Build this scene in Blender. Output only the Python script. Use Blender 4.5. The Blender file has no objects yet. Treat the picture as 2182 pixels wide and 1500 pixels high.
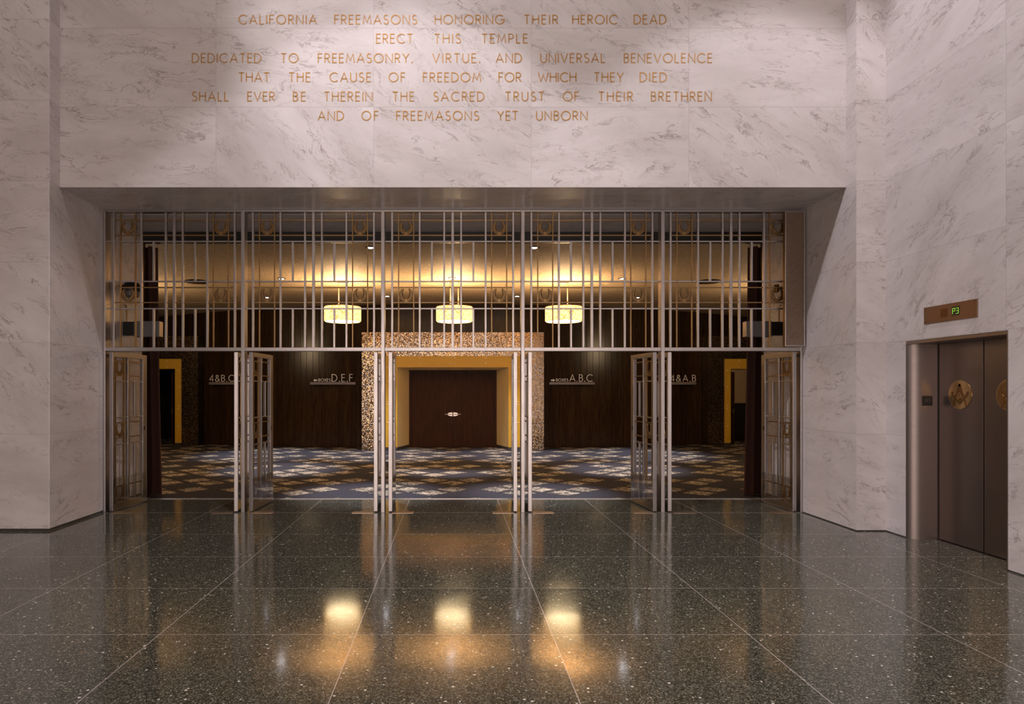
import bpy, bmesh, math, random
from mathutils import Vector, Matrix
random.seed(7)
S = bpy.context.scene
COL = S.collection
PI = math.pi

# ------------------------------------------------------------------ camera
CAMZ = 1.515
F = 1350.0
VPX, VPY = 965.0, 832.0
cd = bpy.data.cameras.new('camera')
cam = bpy.data.objects.new('camera', cd)
COL.objects.link(cam)
cam.location = (0, 0, CAMZ)
cam.rotation_euler = (PI / 2, 0, 0)
cd.sensor_fit = 'HORIZONTAL'
cd.sensor_width = 36.0
cd.lens = F / 2182 * 36.0
cd.shift_x = (1091 - VPX) / 2182
cd.shift_y = (VPY - 750) / 2182
cd.clip_start = 0.05
cd.clip_end = 200
S.camera = cam

# ------------------------------------------------------------------ exposure, world
S.view_settings.view_transform = 'Standard'
S.view_settings.look = 'None'
S.view_settings.gamma = 1.0
S.view_settings.use_curve_mapping = False
S.view_settings.exposure = 0.0
w = bpy.data.worlds.new('world')
S.world = w
w.use_nodes = True
w.node_tree.nodes['Background'].inputs[0].default_value = (1.0, 0.9, 0.82, 1)
w.node_tree.nodes['Background'].inputs[1].default_value = 0.02

# ------------------------------------------------------------------ hall lights
def light(name, kind, loc, energy, color, rot=(0, 0, 0), **kw):
    l = bpy.data.lights.new(name, kind)
    l.energy = energy
    l.color = color
    for k, v in kw.items():
        setattr(l, k, v)
    o = bpy.data.objects.new(name, l)
    o.location = loc
    o.rotation_euler = rot
    COL.objects.link(o)
    return o

# recessed downlights of the high hall ceiling, in a row before the gateway: a tight beam and a softer spill
for lx, e, e2 in ((-4.6, 60, 0), (-0.6, 620, 120), (3.4, 540, 0)):
    light('hall_beam', 'SPOT', (lx, 4.75, 8.45), e, (1.0, 0.95, 1.0),
          spot_size=2 * math.radians(41), spot_blend=0.22, shadow_soft_size=0.08)
    if e2:
        light('hall_spill', 'SPOT', (lx, 4.45, 8.45), e2, (1.0, 0.94, 0.98),
              spot_size=2 * math.radians(78), spot_blend=0.35, shadow_soft_size=0.08)
for lx, ly in ((-4.0, -2.0), (2.0, -2.0)):
    light('hall_beam', 'SPOT', (lx, ly, 8.45), 330, (1.0, 0.86, 0.80),
          spot_size=2 * math.radians(60), spot_blend=0.6, shadow_soft_size=0.2)
# wall washer on the left of the same row, turned to the elevator wall
light('hall_wash', 'SPOT', (-5.2, 4.3, 8.42), 1250, (1.0, 0.93, 0.97),
      rot=Vector((9.9, 1.7, -6.2)).to_track_quat('-Z', 'Y').to_euler(),
      spot_size=2 * math.radians(31), spot_blend=0.5, shadow_soft_size=0.08)
# broad fill light added behind the camera to lift the hall and soffit
light('hall_fill', 'AREA', (0.5, -6.4, 2.1), 600, (1.0, 0.83, 0.75), rot=(PI / 2, 0, 0),
      shape='RECTANGLE', size=11.0, size_y=4.0)

# ------------------------------------------------------------------ materials
def new_mat(name):
    m = bpy.data.materials.new(name)
    m.use_nodes = True
    nt = m.node_tree
    return m, nt, nt.nodes['Principled BSDF']

def pm(name, col, rough=0.5, metal=0.0, spec=0.5, emit=None, estr=0.0):
    m, nt, b = new_mat(name)
    b.inputs['Base Color'].default_value = (*col, 1)
    b.inputs['Roughness'].default_value = rough
    b.inputs['Metallic'].default_value = metal
    b.inputs['Specular IOR Level'].default_value = spec
    if emit:
        b.inputs['Emission Color'].default_value = (*emit, 1)
        b.inputs['Emission Strength'].default_value = estr
    return m

class NT:
    """small helper for wiring shader nodes"""
    def __init__(self, nt):
        self.nt = nt
    def n(self, t, **kw):
        nd = self.nt.nodes.new(t)
        for k, v in kw.items():
            setattr(nd, k, v)
        return nd
    def put(self, sock, v):
        if hasattr(v, 'is_output') or isinstance(v, bpy.types.NodeSocket):
            self.nt.links.new(v, sock)
        else:
            sock.default_value = v
    def math(self, op, a, b=None, c=None, clamp=False):
        nd = self.n('ShaderNodeMath', operation=op, use_clamp=clamp)
        self.put(nd.inputs[0], a)
        if b is not None: self.put(nd.inputs[1], b)
        if c is not None: self.put(nd.inputs[2], c)
        return nd.outputs[0]
    def vmath(self, op, a, b=None):
        nd = self.n('ShaderNodeVectorMath', operation=op)
        self.put(nd.inputs[0], a)
        if b is not None: self.put(nd.inputs[1], b)
        return nd.outputs[0]
    def noise(self, vec, scale, detail=3.0, rough=0.5, dist=0.0):
        nd = self.n('ShaderNodeTexNoise')
        self.put(nd.inputs['Vector'], vec)
        nd.inputs['Scale'].default_value = scale
        nd.inputs['Detail'].default_value = detail
        nd.inputs['Roughness'].default_value = rough
        nd.inputs['Distortion'].default_value = dist
        return nd.outputs['Fac'], nd.outputs['Color']
    def mix(self, fac, a, b):
        nd = self.n('ShaderNodeMix', data_type='RGBA')
        self.put(nd.inputs[0], fac)
        self.put(nd.inputs[6], a if not isinstance(a, tuple) else (*a, 1)[:4])
        self.put(nd.inputs[7], b if not isinstance(b, tuple) else (*b, 1)[:4])
        return nd.outputs[2]
    def ramp(self, fac, stops, interp='LINEAR'):
        nd = self.n('ShaderNodeValToRGB')
        cr = nd.color_ramp
        cr.interpolation = interp
        while len(cr.elements) < len(stops):
            cr.elements.new(0.5)
        for e, (p, c) in zip(cr.elements, stops):
            e.position = p
            e.color = (*c, 1)
        self.put(nd.inputs[0], fac)
        return nd.outputs[0]
    def remap(self, v, a, b, c=0.0, d=1.0):
        nd = self.n('ShaderNodeMapRange')
        self.put(nd.inputs[0], v)
        nd.inputs[1].default_value = a
        nd.inputs[2].default_value = b
        nd.inputs[3].default_value = c
        nd.inputs[4].default_value = d
        return nd.outputs[0]
    def xyz(self, v):
        nd = self.n('ShaderNodeSeparateXYZ')
        self.put(nd.inputs[0], v)
        return nd.outputs
    def comb(self, x, y, z):
        nd = self.n('ShaderNodeCombineXYZ')
        for i, q in enumerate((x, y, z)):
            self.put(nd.inputs[i], q)
        return nd.outputs[0]
    def bump(self, h, strength, dist=0.01):
        nd = self.n('ShaderNodeBump')
        nd.inputs['Strength'].default_value = strength
        nd.inputs['Distance'].default_value = dist
        self.put(nd.inputs['Height'], h)
        return nd.outputs[0]

def marble_mat(name, zlines, ustep, uoff, rough=0.32, joints=True):
    m, nt, b = new_mat(name)
    N = NT(nt)
    pos = N.n('ShaderNodeTexCoord').outputs['Object']
    geo = N.n('ShaderNodeNewGeometry')
    px, py, pz = N.xyz(pos)[:3]
    nx, ny, nz = N.xyz(geo.outputs['True Normal'])[:3]
    isx = N.math('GREATER_THAN', N.math('ABSOLUTE', nx), 0.5)      # faces looking sideways
    isz = N.math('GREATER_THAN', N.math('ABSOLUTE', nz), 0.5)      # soffit
    u = N.math('ADD', N.math('MULTIPLY', px, N.math('SUBTRACT', 1.0, isx)), N.math('MULTIPLY', py, isx))
    v = N.math('ADD', N.math('MULTIPLY', pz, N.math('SUBTRACT', 1.0, isz)), N.math('MULTIPLY', py, isz))
    # slab index
    us = N.math('DIVIDE', N.math('SUBTRACT', u, uoff), ustep)
    ui = N.math('FLOOR', us)
    vi = 0.0
    for z in zlines:
        vi = N.math('ADD', vi, N.math('GREATER_THAN', v, z))
    sid = N.math('ADD', N.math('MULTIPLY', ui, 7.31), N.math('MULTIPLY', vi, 13.17))
    # vein coordinates: every slab is cut from another place of the block and turned a little
    ang = N.math('ADD', -0.38, N.math('MULTIPLY', N.math('SINE', N.math('MULTIPLY', sid, 3.7)), 0.45))
    ca, sa = N.math('COSINE', ang), N.math('SINE', ang)
    uu = N.math('ADD', N.math('MULTIPLY', u, ca), N.math('MULTIPLY', v, sa))
    vv = N.math('SUBTRACT', N.math('MULTIPLY', v, ca), N.math('MULTIPLY', u, sa))
    P = N.comb(N.math('MULTIPLY', uu, 0.85), N.math('MULTIPLY', vv, 2.3), sid)
    wf, wc = N.noise(P, 1.6, 4, 0.55)
    P2 = N.vmath('ADD', P, N.vmath('MULTIPLY', N.vmath('SUBTRACT', wc, (0.5, 0.5, 0.5)), (0.9, 0.9, 0.0)))
    n1, _ = N.noise(P2, 2.1, 5, 0.62)
    ridge = N.math('ABSOLUTE', N.math('SUBTRACT', n1, 0.5))
    vein = N.remap(ridge, 0.0, 0.019, 1.0, 0.0)
    mk, _ = N.noise(P, 1.9, 3, 0.5)
    vein = N.math('MULTIPLY', vein, N.remap(mk, 0.42, 0.60, 0.0, 1.0))
    n2, _ = N.noise(P2, 5.5, 6, 0.66)
    fine = N.math('MULTIPLY', N.remap(N.math('ABSOLUTE', N.math('SUBTRACT', n2, 0.5)), 0.0, 0.022, 1.0, 0.0),
                  N.remap(wf, 0.44, 0.62, 0.0, 0.9))
    brk, _ = N.noise(P, 8.0, 2, 0.5)
    fine = N.math('MULTIPLY', fine, N.remap(brk, 0.42, 0.58, 0.35, 1.0))
    vein = N.math('MULTIPLY', vein, N.remap(brk, 0.36, 0.54, 0.45, 1.0))
    cloud, _ = N.noise(P, 1.1, 4, 0.6)
    base = N.mix(N.remap(cloud, 0.3, 0.7), (0.50, 0.455, 0.445), (0.64, 0.595, 0.59))
    tint, _ = N.noise(N.comb(sid, 0.0, 0.0), 1.7, 1, 0.5)
    base = N.mix(N.remap(tint, 0.3, 0.7, 0.0, 0.14), base, (0.50, 0.43, 0.39))
    c = N.mix(N.math('MULTIPLY', vein, 0.78), base, (0.23, 0.19, 0.175))
    c = N.mix(N.math('MULTIPLY', fine, 0.78), c, (0.25, 0.20, 0.18))
    if joints:
        j = 0.0
        for z in zlines:
            j = N.math('MAXIMUM', j, N.math('LESS_THAN', N.math('ABSOLUTE', N.math('SUBTRACT', pz, z)), 0.0022))
        fr = N.math('ABSOLUTE', N.math('SUBTRACT', N.math('FRACT', us), 0.5))
        ju = N.math('GREATER_THAN', fr, 0.5 - 0.0018 / ustep)
        j = N.math('MAXIMUM', j, ju)
        j = N.math('MULTIPLY', j, N.math('SUBTRACT', 1.0, isz))
        c = N.mix(N.math('MULTIPLY', j, 0.42), c, (0.2, 0.16, 0.14))
    nt.links.new(c, b.inputs['Base Color'])
    b.inputs['Roughness'].default_value = rough
    b.inputs['Specular IOR Level'].default_value = 0.4
    return m

ZL = [1.045, 2.03, 2.899, 3.770, 4.641, 5.512, 6.383, 7.254]
M = {}
M['marble_front'] = marble_mat('marble_front', [4.647, 5.518, 6.389, 7.26], 1.7415, -0.876)
M['marble_side'] = marble_mat('marble_side', ZL, 3.0, 5.336 - 3.0)

def terrazzo():
    m, nt, b = new_mat('terrazzo')
    N = NT(nt)
    pos = N.n('ShaderNodeTexCoord').outputs['Object']
    px, py, pz = N.xyz(pos)[:3]
    p2 = N.comb(px, py, 0.0)
    v1 = N.n('ShaderNodeTexVoronoi'); v1.inputs['Scale'].default_value = 165
    N.put(v1.inputs['Vector'], p2)
    r1 = N.xyz(v1.outputs['Color'])[0]
    base = N.ramp(r1, [(0.0, (0.017, 0.018, 0.013)), (0.40, (0.034, 0.035, 0.026)), (0.68, (0.074, 0.075, 0.056)),
                       (0.90, (0.155, 0.147, 0.115)), (1.0, (0.26, 0.245, 0.19))])
    v2 = N.n('ShaderNodeTexVoronoi'); v2.inputs['Scale'].default_value = 52
    N.put(v2.inputs['Vector'], N.vmath('ADD', p2, (3.1, 1.7, 0.0)))
    r2 = N.xyz(v2.outputs['Color'])[1]
    sz = N.remap(r2, 0.86, 1.0, 0.0, 0.42)
    nz, _ = N.noise(p2, 160, 1, 0.5)
    dd = N.math('ADD', v2.outputs['Distance'], N.math('MULTIPLY', N.math('SUBTRACT', nz, 0.5), 0.25))
    chip = N.math('LESS_THAN', dd, sz)
    r3 = N.xyz(v2.outputs['Color'])[2]
    chipc = N.ramp(r3, [(0.0, (0.20, 0.22, 0.16)), (0.4, (0.42, 0.40, 0.33)), (1.0, (0.72, 0.68, 0.60))])
    c = N.mix(chip, base, chipc)
    # divider strips: 4 ft across, 3 ft along
    tx = N.math('DIVIDE', N.math('ADD', px, 0.603), 1.2195)
    ty = N.math('DIVIDE', N.math('SUBTRACT', py, 3.933), 0.9175)
    ex = N.math('GREATER_THAN', N.math('ABSOLUTE', N.math('SUBTRACT', N.math('FRACT', tx), 0.5)), 0.5 - 0.0030 / 1.2195)
    ey = N.math('GREATER_THAN', N.math('ABSOLUTE', N.math('SUBTRACT', N.math('FRACT', ty), 0.5)), 0.5 - 0.0026 / 0.9175)
    # no cross strips past the last full row before the gate line
    ey = N.math('MULTIPLY', ey, N.math('LESS_THAN', py, 7.0))
    g = N.math('LESS_THAN', N.math('ABSOLUTE', N.math('SUBTRACT', py, 7.86)), 0.006)
    j = N.math('MAXIMUM', N.math('MAXIMUM', ex, ey), g)
    c = N.mix(N.math('MULTIPLY', j, 0.85), c, (0.42, 0.37, 0.34))
    nt.links.new(c, b.inputs['Base Color'])
    b.inputs['Roughness'].default_value = 0.15
    rn, _ = N.noise(p2, 3.0, 4, 0.6)
    nt.links.new(N.remap(rn, 0.3, 0.7, 0.085, 0.125), b.inputs['Roughness'])
    b.inputs['IOR'].default_value = 1.75
    # each panel was poured and ground a hair out of level
    wn = N.n('ShaderNodeTexWhiteNoise', noise_dimensions='2D')
    N.put(wn.inputs['Vector'], N.comb(N.math('FLOOR', tx), N.math('FLOOR', ty), 0.0))
    off = N.vmath('MULTIPLY', N.vmath('SUBTRACT', wn.outputs['Color'], (0.5, 0.5, 0.5)), (0.012, 0.016, 0.0))
    _, wv = N.noise(p2, 2.2, 2, 0.5)
    off2 = N.vmath('MULTIPLY', N.vmath('SUBTRACT', wv, (0.5, 0.5, 0.5)), (0.012, 0.012, 0.0))
    nrm = N.vmath('NORMALIZE', N.vmath('ADD', N.vmath('ADD', N.n('ShaderNodeNewGeometry').outputs['Normal'], off), off2))
    nt.links.new(nrm, b.inputs['Normal'])
    return m
M['terrazzo'] = terrazzo()

def carpet_plain():
    m, nt, b = new_mat('carpet_plain')
    N = NT(nt)
    pos = N.n('ShaderNodeTexCoord').outputs['Object']
    n, _ = N.noise(pos, 90, 2, 0.6)
    c = N.ramp(n, [(0.3, (0.036, 0.034, 0.040)), (0.7, (0.062, 0.059, 0.072))])
    nt.links.new(c, b.inputs['Base Color'])
    b.inputs['Roughness'].default_value = 0.95
    b.inputs['Specular IOR Level'].default_value = 0.1
    return m
M['carpet_plain'] = carpet_plain()

def carpet_leaf():
    m, nt, b = new_mat('carpet_leaf')
    N = NT(nt)
    pos = N.n('ShaderNodeTexCoord').outputs['Object']
    px, py, pz = N.xyz(pos)[:3]
    q = N.comb(N.math('ADD', px, N.math('MULTIPLY', py, 0.35)), N.math('MULTIPLY', py, 2.4), 0.0)
    n, _ = N.noise(q, 6.5, 3, 0.55, 1.6)
    st = N.remap(N.math('ABSOLUTE', N.math('SUBTRACT', n, 0.5)), 0.035, 0.10, 0.0, 1.0)
    # distance to the edge of the diamond tile
    A = 0.3303
    i = N.math('DIVIDE', N.math('ADD', px, py), 2 * A)
    jx = N.math('DIVIDE', N.math('SUBTRACT', px, py), 2 * A)
    oi = (-9.34) / (2 * A)
    a1 = N.math('ABSOLUTE', N.math('SUBTRACT', N.math('FRACT', N.math('ADD', i, -(9.34 - A) / (2 * A) + 0.5)), 0.5))
    a2 = N.math('ABSOLUTE', N.math('SUBTRACT', N.math('FRACT', N.math('ADD', jx, (9.34 + A) / (2 * A) + 0.5)), 0.5))
    nz, _ = N.noise(pos, 22, 2, 0.6)
    edge = N.math('ADD', N.math('MAXIMUM', a1, a2), N.math('MULTIPLY', N.math('SUBTRACT', nz, 0.5), 0.34))
    keep = N.remap(edge, 0.29, 0.43, 1.0, 0.0)
    c = N.mix(N.math('MULTIPLY', st, keep), (0.042, 0.038, 0.040), (0.70, 0.59, 0.43))
    nt.links.new(c, b.inputs['Base Color'])
    b.inputs['Roughness'].default_value = 0.95
    b.inputs['Specular IOR Level'].default_value = 0.1
    return m
M['carpet_leaf'] = carpet_leaf()

def mosaic():
    m, nt, b = new_mat('mosaic')
    N = NT(nt)
    pos = N.n('ShaderNodeTexCoord').outputs['Object']
    px, py, pz = N.xyz(pos)[:3]
    T = 0.019
    cx, cy, cz = (N.math('ADD', N.math('DIVIDE', q, T), 0.37) for q in (px, py, pz))
    cell = N.comb(N.math('FLOOR', cx), N.math('FLOOR', cy), N.math('FLOOR', cz))
    wn = N.n('ShaderNodeTexWhiteNoise', noise_dimensions='3D')
    N.put(wn.inputs['Vector'], cell)
    r = N.xyz(wn.outputs['Color'])
    c = N.ramp(r[0], [(0.0, (0.08, 0.045, 0.025)), (0.25, (0.20, 0.11, 0.05)), (0.45, (0.24, 0.22, 0.22)),
                      (0.62, (0.52, 0.30, 0.10)), (0.8, (0.40, 0.37, 0.36)), (1.0, (0.80, 0.54, 0.22))])
    gx = N.math('GREATER_THAN', N.math('ABSOLUTE', N.math('SUBTRACT', N.math('FRACT', cx), 0.5)), 0.44)
    gz = N.math('GREATER_THAN', N.math('ABSOLUTE', N.math('SUBTRACT', N.math('FRACT', cz), 0.5)), 0.44)
    c = N.mix(N.math('MULTIPLY', N.math('MAXIMUM', gx, gz), 0.7), c, (0.03, 0.024, 0.02))
    nt.links.new(c, b.inputs['Base Color'])
    b.inputs['Metallic'].default_value = 0.92
    b.inputs['Roughness'].default_value = 0.20
    off = N.vmath('MULTIPLY', N.vmath('SUBTRACT', wn.outputs['Color'], (0.5, 0.5, 0.5)), (0.13, 0.13, 0.13))
    nt.links.new(N.vmath('NORMALIZE', N.vmath('ADD', N.n('ShaderNodeNewGeometry').outputs['Normal'], off)), b.inputs['Normal'])
    return m
M['mosaic'] = mosaic()

def wood(name, c0, c1, plank=None, rough=0.25, spec=0.3):
    m, nt, b = new_mat(name)
    N = NT(nt)
    pos = N.n('ShaderNodeTexCoord').outputs['Object']
    px, py, pz = N.xyz(pos)[:3]
    idx = N.math('FLOOR', N.math('DIVIDE', px, plank)) if plank else 0.0
    g = N.comb(N.math('MULTIPLY', px, 9.0), N.math('MULTIPLY', idx, 5.3), N.math('MULTIPLY', pz, 0.6))
    n, _ = N.noise(g, 3.0, 5, 0.65, 0.6)
    c = N.mix(N.remap(n, 0.3, 0.7), c0, c1)
    if plank:
        wn = N.n('ShaderNodeTexWhiteNoise', noise_dimensions='1D')
        N.put(wn.inputs['W'], idx)
        c = N.mix(N.math('MULTIPLY', wn.outputs['Value'], 0.45), c, c0)
    nt.links.new(c, b.inputs['Base Color'])
    b.inputs['Roughness'].default_value = rough
    b.inputs['Specular IOR Level'].default_value = spec
    return m
M['wood_wall'] = wood('wood_wall', (0.019, 0.009, 0.004), (0.070, 0.037, 0.016), 0.17, 0.22)
M['wood_door'] = wood('wood_door', (0.032, 0.012, 0.006), (0.070, 0.026, 0.012), None, 0.45, 0.10)

def gold_ceiling():
    m, nt, b = new_mat('gold_leaf')
    N = NT(nt)
    pos = N.n('ShaderNodeTexCoord').outputs['Object']
    px, py, pz = N.xyz(pos)[:3]
    n, _ = N.noise(N.comb(px, py, 0.0), 16, 4, 0.6, 0.5)
    c = N.mix(N.remap(n, 0.3, 0.7), (0.40, 0.28, 0.165), (0.55, 0.41, 0.26))
    nt.links.new(c, b.inputs['Base Color'])
    b.inputs['Metallic'].default_value = 0.12
    b.inputs['Roughness'].default_value = 0.72
    b.inputs['Specular IOR Level'].default_value = 0.25
    nt.links.new(N.bump(n, 0.8, 0.03), b.inputs['Normal'])
    return m
M['gold_leaf'] = gold_ceiling()

def brushed(name, col, rough, metal=1.0, stretch=(2.0, 2.0, 120.0), amt=0.12):
    m, nt, b = new_mat(name)
    N = NT(nt)
    pos = N.n('ShaderNodeTexCoord').outputs['Object']
    n, _ = N.noise(N.vmath('MULTIPLY', pos, stretch), 2.0, 3, 0.6)
    b.inputs['Base Color'].default_value = (*col, 1)
    b.inputs['Metallic'].default_value = metal
    nt.links.new(N.remap(n, 0.3, 0.7, rough - amt, rough + amt), b.inputs['Roughness'])
    return m
M['silver'] = brushed('silver_metal', (0.40, 0.37, 0.365), 0.36, 1.0, (60.0, 60.0, 3.0), 0.08)
M['bronze'] = brushed('bronze_metal', (0.27, 0.17, 0.080), 0.40, 1.0, (40.0, 40.0, 3.0), 0.08)
M['steel'] = brushed('brushed_steel', (0.30, 0.245, 0.225), 0.30, 1.0, (1.0, 1.0, 60.0), 0.025)
M['steel_jamb'] = brushed('steel_jamb', (0.26, 0.215, 0.20), 0.46, 1.0, (1.0, 1.0, 60.0), 0.03)
M['brass_plate'] = brushed('brass_plate', (0.42, 0.34, 0.285), 0.36, 1.0, (3.0, 3.0, 90.0), 0.06)
M['indicator_plate'] = brushed('indicator_plate', (0.27, 0.18, 0.13), 0.36, 1.0, (3.0, 3.0, 90.0), 0.05)
M['brass_mirror'] = pm('brass_mirror', (0.78, 0.52, 0.25), 0.20, 1.0)
M['brass_dark'] = pm('brass_dark', (0.20, 0.105, 0.04), 0.45, 1.0)
M['rod_brass'] = pm('rod_brass', (0.85, 0.64, 0.40), 0.35, 0.5)
M['brass_figure'] = pm('brass_figure', (0.36, 0.20, 0.085), 0.4, 1.0)
M['gilt'] = pm('gilt_lettering', (0.45, 0.23, 0.06), 0.5, 0.2)
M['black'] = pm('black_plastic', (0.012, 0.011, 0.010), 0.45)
M['black_metal'] = pm('black_metal', (0.02, 0.018, 0.016), 0.4, 0.5)
M['dark_base'] = pm('dark_base', (0.05, 0.045, 0.04), 0.3)
M['ochre'] = pm('ochre_paint', (0.74, 0.43, 0.035), 0.45)
M['ochre_pale'] = pm('ochre_pale', (0.90, 0.68, 0.33), 0.45)
M['grey_box'] = pm('grey_enamel', (0.12, 0.11, 0.105), 0.5, 0.2)
M['sign_metal'] = pm('sign_rail', (0.22, 0.18, 0.17), 0.4, 0.4)
M['sign_letter'] = pm('sign_letter', (0.90, 0.84, 0.79), 0.35, 0.1)
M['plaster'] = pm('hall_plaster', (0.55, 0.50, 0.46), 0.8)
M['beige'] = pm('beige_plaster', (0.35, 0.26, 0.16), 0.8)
M['chrome'] = pm('chrome', (0.60, 0.52, 0.44), 0.30, 1.0)
M['led'] = pm('led_green', (0.02, 0.02, 0.01), 0.5, 0, 0.5, (0.40, 1.0, 0.08), 0.75)
M['display'] = pm('display_glass', (0.010, 0.012, 0.006), 0.2)
M['downlight_lens'] = pm('downlight_lens', (0.8, 0.8, 0.85), 0.4, 0, 0.5, (0.90, 0.92, 1.0), 40.0)
M['diffuser'] = pm('diffuser', (0.9, 0.85, 0.75), 0.5, 0, 0.5, (1.0, 0.76, 0.42), 10.0)
M['white_paper'] = pm('white_paper', (0.7, 0.68, 0.64), 0.7)

def shade_mat():
    m, nt, b = new_mat('woven_shade')
    N = NT(nt)
    pos = N.n('ShaderNodeTexCoord').outputs['Object']
    px, py, pz = N.xyz(pos)[:3]
    a = N.math('ARCTAN2', py, px)
    u = N.math('MULTIPLY', a, 0.36)
    v = N.n('ShaderNodeTexVoronoi', feature='DISTANCE_TO_EDGE')
    v.inputs['Scale'].default_value = 26
    N.put(v.inputs['Vector'], N.comb(u, pz, 0.0))
    e = N.remap(v.outputs['Distance'], 0.02, 0.14, 0.0, 1.0)
    c = N.mix(e, (1.0, 0.40, 0.07), (1.0, 0.60, 0.22))
    nt.links.new(c, b.inputs['Emission Color'])
    nt.links.new(N.remap(e, 0.0, 1.0, 1.0, 3.0), b.inputs['Emission Strength'])
    b.inputs['Base Color'].default_value = (0.8, 0.65, 0.4, 1)
    return m
M['shade'] = shade_mat()

def velvet():
    m, nt, b = new_mat('velvet')
    b.inputs['Base Color'].default_value = (0.050, 0.016, 0.009, 1)
    b.inputs['Roughness'].default_value = 0.85
    b.inputs['Sheen Weight'].default_value = 0.25
    b.inputs['Sheen Tint'].default_value = (0.5, 0.15, 0.08, 1)
    return m
M['velvet'] = velvet()

def clear_panel():
    m, nt, b = new_mat('clear_acrylic')
    N = NT(nt)
    nt.nodes.remove(b)
    tr = N.n('ShaderNodeBsdfTransparent'); tr.inputs[0].default_value = (0.93, 0.92, 0.90, 1)
    gl = N.n('ShaderNodeBsdfGlossy'); gl.inputs['Roughness'].default_value = 0.05
    gl.inputs['Color'].default_value = (0.9, 0.9, 0.9, 1)
    lw = N.n('ShaderNodeLayerWeight'); lw.inputs['Blend'].default_value = 0.5
    fac = N.math('ADD', 0.05, N.math('MULTIPLY', N.math('POWER', lw.outputs['Facing'], 4.0), 0.85), None, True)
    mx = N.n('ShaderNodeMixShader')
    nt.links.new(fac, mx.inputs[0])
    nt.links.new(tr.outputs[0], mx.inputs[1])
    nt.links.new(gl.outputs[0], mx.inputs[2])
    nt.links.new(mx.outputs[0], nt.nodes['Material Output'].inputs[0])
    return m
M['acrylic'] = clear_panel()

def grille_cloth():
    m, nt, b = new_mat('speaker_mesh')
    N = NT(nt)
    pos = N.n('ShaderNodeTexCoord').outputs['Object']
    v = N.n('ShaderNodeTexVoronoi'); v.inputs['Scale'].default_value = 160
    N.put(v.inputs['Vector'], pos)
    c = N.mix(N.remap(v.outputs['Distance'], 0.2, 0.5), (0.05, 0.03, 0.02), (0.21, 0.145, 0.105))
    nt.links.new(c, b.inputs['Base Color'])
    b.inputs['Metallic'].default_value = 0.5
    b.inputs['Roughness'].default_value = 0.5
    return m
M['speaker_mesh'] = grille_cloth()

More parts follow.
